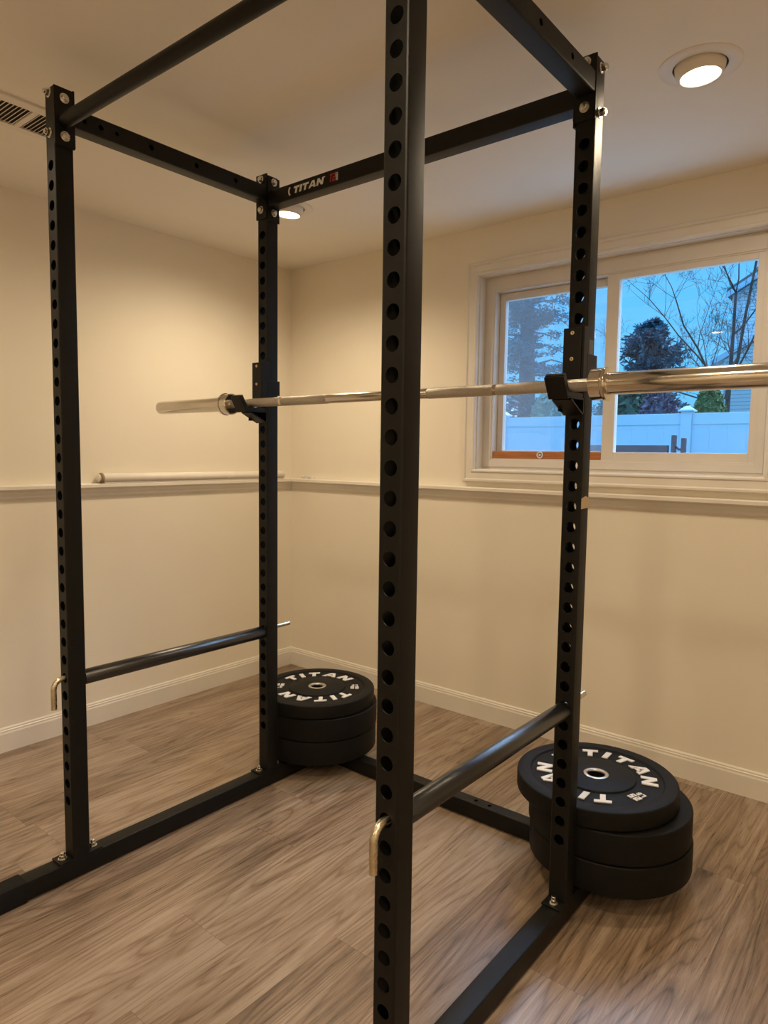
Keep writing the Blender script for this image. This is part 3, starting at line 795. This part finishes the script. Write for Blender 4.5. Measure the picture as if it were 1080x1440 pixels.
def dome(name, x, y, rx, hgt, m, label, seed, size=.06, n=3800, group=None):
    rnd = random.Random(seed); t = empty(name, (x, y, ZG)); tag(t, label, 'shrub', group)
    b = MB(); prof = []
    for i in range(11):
        a = PI/2*i/10; prof.append((rx*.90*math.cos(a)**.8 if i < 10 else 0, hgt*.94*math.sin(a)))
    prof = [(rx*.72, 0)]+[(r_, max(z_, .02)) for r_, z_ in prof]
    b.lathe(prof, None, 28)
    for i in range(n):
        a = rnd.random()*2*PI; e = math.asin(rnd.random()**.8) if False else rnd.random()*PI/2
        p = Vector((rx*math.cos(e)*math.cos(a), rx*math.cos(e)*math.sin(a), hgt*math.sin(e)))*rnd.uniform(.90, 1.03)
        d = Vector((rnd.gauss(0, 1), rnd.gauss(0, 1), rnd.gauss(.5, 1))).normalized(); q = d.cross(Vector((rnd.gauss(0, 1), rnd.gauss(0, 1), rnd.gauss(0, 1)))).normalized(); s = size*rnd.uniform(.5, 1.2)
        b.add([p-d*s, p+q*s*.4, p+d*s, p-q*s*.4], [(0, 1, 2, 3)])
    b.build('foliage', m, t, recalc=False)
    return t
CX, CY, CZ = 1.8619, -.92, 1.2158
def out(dx, y): return CX+dx*(y-CY)
dome('clipped_shrub', out(-.251, 12), 12, .41, (CZ+.096*13)-ZG, M['yew'], 'green dome-shaped evergreen shrub behind the fence beside the grey house', 1)
dome('clipped_shrub', out(-.487, 8.8), 8.8, .41, (CZ+.092*9.8)-ZG, M['pale_yew'], 'pale green rounded shrub behind the fence below the pine', 2)
dome('leafy_shrub', out(-.365, 13), 13, .80, (CZ+.108*14)-ZG, M['dark_shrub'], 'dark green shrub behind the fence under the spruce', 3, .08)
dome('twiggy_shrub', out(-.318, 10.4), 10.4, .48, (CZ+.095*11.3)-ZG, M['purple_shrub'], 'purplish bare shrub behind the fence between two green shrubs', 4, .07)

# spruce: drooping, spiky layered boughs
def spruce(x, y, hgt, rad, seed):
    rnd = random.Random(seed); t = empty('spruce_tree', (x, y, ZG)); tag(t, 'dark spruce tree with spiky layered boughs beyond the fence', 'tree')
    b = MB(); b.sweep([(0, 0, 0), (.03, 0, hgt*.5), (0, 0, hgt)], [.16, .10, .02], 10); b.build('trunk', M['bark_grey'], t)
    b = MB()
    for L in range(30):
        f_ = L/29; z = hgt*(.12+.86*f_); rr = rad*(1.0-.18*f_ if f_ < .82 else (.85-(f_-.82)*3.2))*rnd.uniform(.88, 1.08)
        for k in range(12):
            a = rnd.random()*2*PI; ln = rr*rnd.uniform(.62, 1.06); d = Vector((math.cos(a), math.sin(a), 0))
            lift = rnd.uniform(.08, .34)
            pts = [Vector((0, 0, z)) + d*ln*s_ + Vector((0, 0, ln*lift*s_*s_ - .10*ln*s_)) for s_ in (0, .35, .7, 1.0)]
            b.sweep(pts, [.02, .015, .01, .004], 4, caps=False, smooth=False)
            for q in range(46):
                s_ = rnd.random()**.7; i = min(int(s_*3), 2); u = s_*3-i; p = pts[i].lerp(pts[i+1], u)
                dd = (d*.6+Vector((rnd.gauss(0, .6), rnd.gauss(0, .6), rnd.gauss(.05, .45)))).normalized(); w_ = dd.cross(Vector((rnd.gauss(0, 1), rnd.gauss(0, 1), rnd.gauss(0, 1)))).normalized()
                s2 = .10*rnd.uniform(.6, 1.3)*(1.15-s_*.4)
                b.add([p, p+dd*s2+w_*s2*.28, p+dd*s2*2.0, p+dd*s2-w_*s2*.28], [(0, 1, 2, 3)])
    b.build('needles', M['spruce'], t, recalc=False)
spruce(out(-.332, 19), 19, CZ+.190*19.9-ZG, 1.08, 11)

# big pine filling the left pane
def pine(x, y, hgt, seed):
    rnd = random.Random(seed); t = empty('pine_tree', (x, y, ZG)); tag(t, 'large hazy pine tree with thick trunk seen through the left pane', 'tree')
    b = MB(); b.sweep([(0, 0, 0), (.03, 0, hgt*.35), (-.03, 0, hgt*.7), (0, 0, hgt)], [.24, .20, .15, .03], 14); b.build('trunk', M['bark_grey'], t)
    b = MB()
    for L in range(92):
        z = rnd.uniform(.22, 1.0)*hgt; a = rnd.random()*2*PI; ln = rnd.uniform(.8, 2.0)*(1.1-.5*z/hgt); d = Vector((math.cos(a), math.sin(a), 0))
        p0 = Vector((0, 0, z)); p1 = p0+d*ln*.5+Vector((0, 0, rnd.uniform(-.08, .18))); p2 = p0+d*ln+Vector((0, 0, rnd.uniform(-.3, .22)))
        b.sweep([p0, p1, p2], [.035, .022, .008], 5, caps=False)
        for q in range(9):
            s_ = rnd.uniform(.2, 1.1); c = p0.lerp(p2, s_)+Vector((rnd.gauss(0, .10), rnd.gauss(0, .10), rnd.gauss(0, .08)))
            leaves(b, c, (.20, .20, .09), 36, .047, rnd, shell=.2, flat=.5)
    b.build('needles', M['pine'], t, recalc=False)
pine(out(-.525, 14.5), 14.5, 7.2, 5)

# bare tree
def bare_tree(x, y, hgt, seed):
    rnd = random.Random(seed); t = empty('bare_tree', (x, y, ZG)); tag(t, 'leafless branching tree in front of the grey house', 'tree')
    b = MB(); tw = MB()
    def branch(p, d, ln, r, lvl):
        pts = [p]; rs = [r]; n = 5; cur = Vector(p); dd = Vector(d)
        kids = []
        for i in range(1, n+1):
            w_ = .13 if lvl else .04; dd = (dd+Vector((rnd.gauss(0, w_), rnd.gauss(0, w_), rnd.gauss(.05, .08)))).normalized(); cur = cur+dd*ln/n; pts.append(cur.copy()); rs.append(r*(1-.62*i/n)); kids.append((cur.copy(), dd.copy(), rs[-1]))
        (b if lvl < 2 else tw).sweep(pts, rs, 7 if lvl < 2 else 3, caps=False)
        if lvl >= 5 or r < .0035: return
        m_ = {0: 9, 1: 5, 2: 4, 3: 3, 4: 2}[lvl]
        for k in range(m_):
            i = rnd.randrange(1, n) if lvl else rnd.randrange(1, n)
            q, qd, qr = kids[i]; a = rnd.random()*2*PI
            side = qd.cross(Vector((math.cos(a), math.sin(a), .2))).normalized()
            nd_ = (qd*.55+side*rnd.uniform(.55, 1.0)+Vector((0, 0, .18))).normalized()
            branch(q, nd_, ln*(rnd.uniform(.42, .62) if lvl else rnd.uniform(.22, .36)), max(qr*.55, .0045), lvl+1)
        if lvl: branch(kids[-1][0], kids[-1][1], ln*.5, kids[-1][2]*.9, lvl+1)
    branch((0, 0, 0), (0, 0, 1), hgt*.62, .075, 0)
    branch((.05, 0, hgt*.22), Vector((-.30, .1, 1)).normalized(), hgt*.42, .035, 1)
    branch((0, 0, hgt*.33), Vector((-.75, -.1, .75)).normalized(), hgt*.36, .024, 1)
    branch((0, 0, hgt*.28), Vector((-.95, -.1, .30)).normalized(), hgt*.36, .022, 1)
    branch((0, 0, hgt*.30), Vector((.15, .1, 1)).normalized(), hgt*.62, .042, 1)
    b.build('trunk', M['bark'], t, recalc=False); tw.build('twigs', M['bark'], t, recalc=False)
bare_tree(out(-.232, 16), 16, 7.4, 21)

# grey house on the right
hy = 22.0; hx = out(-.2275, hy); dy = hy-CY
house = empty('neighbour_house', (hx, hy, ZG)); tag(house, 'grey lap-sided house with sloping white eave beyond the fence', 'house')
def hz(s): return CZ+s*dy-ZG
e0 = hz(.213); slope = .58
b = MB(); pts = [(0, 0), (9, 0), (9, e0+.6), (4.5, e0+4.5*slope), (0, e0)]
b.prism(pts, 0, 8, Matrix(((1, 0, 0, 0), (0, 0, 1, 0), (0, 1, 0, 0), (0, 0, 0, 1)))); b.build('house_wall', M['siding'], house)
b = MB(); b.box((-.06, -.03, 0), (.10, .05, e0+.03), .01); b.build('corner_trim', M['fence'], house)
b = MB(); b.prism([(-.16, e0-.16*slope-.02), (4.5, e0+4.5*slope-.02), (4.5, e0+4.5*slope+.22), (-.16, e0-.16*slope+.20)], -.28, 8.2, Matrix(((1, 0, 0, 0), (0, 0, 1, 0), (0, 1, 0, 0), (0, 0, 0, 1)))); rf = b.build('house_roof', M['roof'], house)
b = MB(); b.prism([(-.17, e0-.17*slope-.06), (4.5, e0+4.5*slope-.06), (4.5, e0+4.5*slope+.12), (-.17, e0-.17*slope+.10)], -.33, -.28, Matrix(((1, 0, 0, 0), (0, 0, 1, 0), (0, 1, 0, 0), (0, 0, 0, 1)))); b.build('rake_board', M['fence'], house)
l0 = hz(.116)
b = MB(); b.prism([(-.35, l0), (2.4, l0+2.75*.56), (2.4, l0+2.75*.56+.16), (-.35, l0+.16)], -1.0, 0, Matrix(((1, 0, 0, 0), (0, 0, 1, 0), (0, 1, 0, 0), (0, 0, 0, 1)))); b.build('porch_roof', M['fence'], house)
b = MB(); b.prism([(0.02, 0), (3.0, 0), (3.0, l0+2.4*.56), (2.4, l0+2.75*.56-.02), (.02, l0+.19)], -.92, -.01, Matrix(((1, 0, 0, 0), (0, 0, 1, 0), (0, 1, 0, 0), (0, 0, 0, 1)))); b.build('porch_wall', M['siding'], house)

# pale garage on the left
gy = 16.0; gx = out(-.66, gy); gd = gy-CY
gar = empty('garage', (gx, gy, ZG)); tag(gar, 'pale low garage roof corner beyond the fence beside the pine', 'garage')
zR = CZ+.060*gd-ZG
mxg = Matrix(((1, 0, 0, 0), (0, 0, 1, 0), (0, 1, 0, 0), (0, 0, 0, 1)))
wd = (.66-.548)*gd
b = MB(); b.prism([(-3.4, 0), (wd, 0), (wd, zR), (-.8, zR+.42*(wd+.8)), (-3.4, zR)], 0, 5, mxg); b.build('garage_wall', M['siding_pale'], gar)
b = MB(); b.prism([(wd+.2, zR-.10), (wd+.2, zR+.02), (-.8, zR+.42*(wd+.8)+.10), (-.8, zR+.42*(wd+.8)-.02)], -.2, 5.2, mxg); b.prism([(-3.6, zR-.10), (-3.6, zR+.02), (-.8, zR+.42*(wd+.8)+.10), (-.8, zR+.42*(wd+.8)-.02)], -.2, 5.2, mxg); b.build('garage_roof', M['siding_pale'], gar)

# dark bench close to the window
by_ = 3.6; bd = by_-CY
bn = empty('garden_bench', (out(-.293, by_), by_, ZG)); tag(bn, 'dark garden bench back with upright arm posts outside the window', 'bench')
def bz(s): return CZ+s*bd-ZG
b = MB(); b.box((-.62, -.02, bz(.001)-.10), (-.04, .02, bz(.0165)), .005); b.build('bench_back', M['bench'], bn)
b = MB(); b.box((-.62, -.5, .40), (.0, -.02, .44), .005); b.build('bench_seat', M['bench'], bn)
for x_, s_, y_ in ((-.008, .0305, 0), (.056, .0265, -.02), (-.60, .0165, 0), (-.60, -.05, -.48), (0.0, -.05, -.48)):
    b = MB(); b.box((x_-.013, y_-.02, 0), (x_+.013, y_+.02, bz(s_)), .006); b.build('bench_post', M['bench'], bn)
b = MB(); b.sweep([(-.005, 0, bz(.0165)), (.025, -.01, bz(.011)), (.056, -.02, bz(.010))], .008, 8); b.build('bench_brace', M['bench'], bn)

# ------------------------------------------------------------------ world: cold blue dusk sky
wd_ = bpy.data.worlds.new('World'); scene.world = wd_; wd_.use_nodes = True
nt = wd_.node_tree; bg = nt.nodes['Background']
tc = nt.nodes.new('ShaderNodeTexCoord'); sp = nt.nodes.new('ShaderNodeSeparateXYZ'); rp = nt.nodes.new('ShaderNodeValToRGB')
nt.links.new(tc.outputs['Generated'], sp.inputs[0]); nt.links.new(sp.outputs['Z'], rp.inputs['Fac']); nt.links.new(rp.outputs['Color'], bg.inputs['Color'])
e = rp.color_ramp.elements
e[0].position = 0; e[0].color = (.12, .42, .80, 1)
e[1].position = 1; e[1].color = (.45, 1.45, 2.8, 1)
k_ = e.new(.10); k_.color = (.135, .53, .98, 1)
k_ = e.new(.26); k_.color = (.11, .50, 1.0, 1)
k_ = e.new(.55); k_.color = (.34, 1.2, 2.4, 1)
# unseen high sky beyond the fence, brightened to throw blue daylight through the window
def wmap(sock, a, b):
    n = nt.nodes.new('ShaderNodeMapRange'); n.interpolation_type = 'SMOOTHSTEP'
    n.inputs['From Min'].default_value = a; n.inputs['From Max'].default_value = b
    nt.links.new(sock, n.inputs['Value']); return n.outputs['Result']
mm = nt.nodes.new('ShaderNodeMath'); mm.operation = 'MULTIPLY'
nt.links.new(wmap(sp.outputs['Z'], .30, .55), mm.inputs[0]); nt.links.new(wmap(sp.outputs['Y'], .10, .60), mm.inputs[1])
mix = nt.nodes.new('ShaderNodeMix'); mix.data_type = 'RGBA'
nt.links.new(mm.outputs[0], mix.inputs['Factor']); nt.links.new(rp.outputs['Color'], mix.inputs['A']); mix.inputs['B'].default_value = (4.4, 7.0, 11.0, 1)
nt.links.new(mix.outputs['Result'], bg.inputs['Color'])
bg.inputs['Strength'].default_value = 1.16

# ------------------------------------------------------------------ camera
cam = bpy.data.cameras.new('camera'); co = bpy.data.objects.new('camera', cam); COL.objects.link(co)
yaw, pitch, roll = .6818, .0851, .0133
cy_, sy_, cp, sp_ = math.cos(yaw), math.sin(yaw), math.cos(pitch), math.sin(pitch)
F = Vector((-sy_*cp, cy_*cp, -sp_)); Rt = Vector((cy_, sy_, 0)); U = Rt.cross(F)
rt = Rt*math.cos(roll)+U*math.sin(roll); up = -Rt*math.sin(roll)+U*math.cos(roll)
m4 = Matrix(((rt.x, up.x, -F.x, CX), (rt.y, up.y, -F.y, CY), (rt.z, up.z, -F.z, CZ), (0, 0, 0, 1)))
co.matrix_world = m4
cam.sensor_fit = 'HORIZONTAL'; cam.sensor_width = 36; cam.lens = 969.3*36/1080; cam.clip_start = .02; cam.clip_end = 300
scene.camera = co
scene.view_settings.view_transform = 'Standard'; scene.view_settings.look = 'None'
scene.view_settings.exposure = 0.13; scene.view_settings.gamma = 1; scene.view_settings.use_curve_mapping = False
try:
    scene.cycles.use_denoising = True
    scene.cycles.max_bounces = 12; scene.cycles.diffuse_bounces = 6; scene.cycles.transparent_max_bounces = 12
except Exception: pass
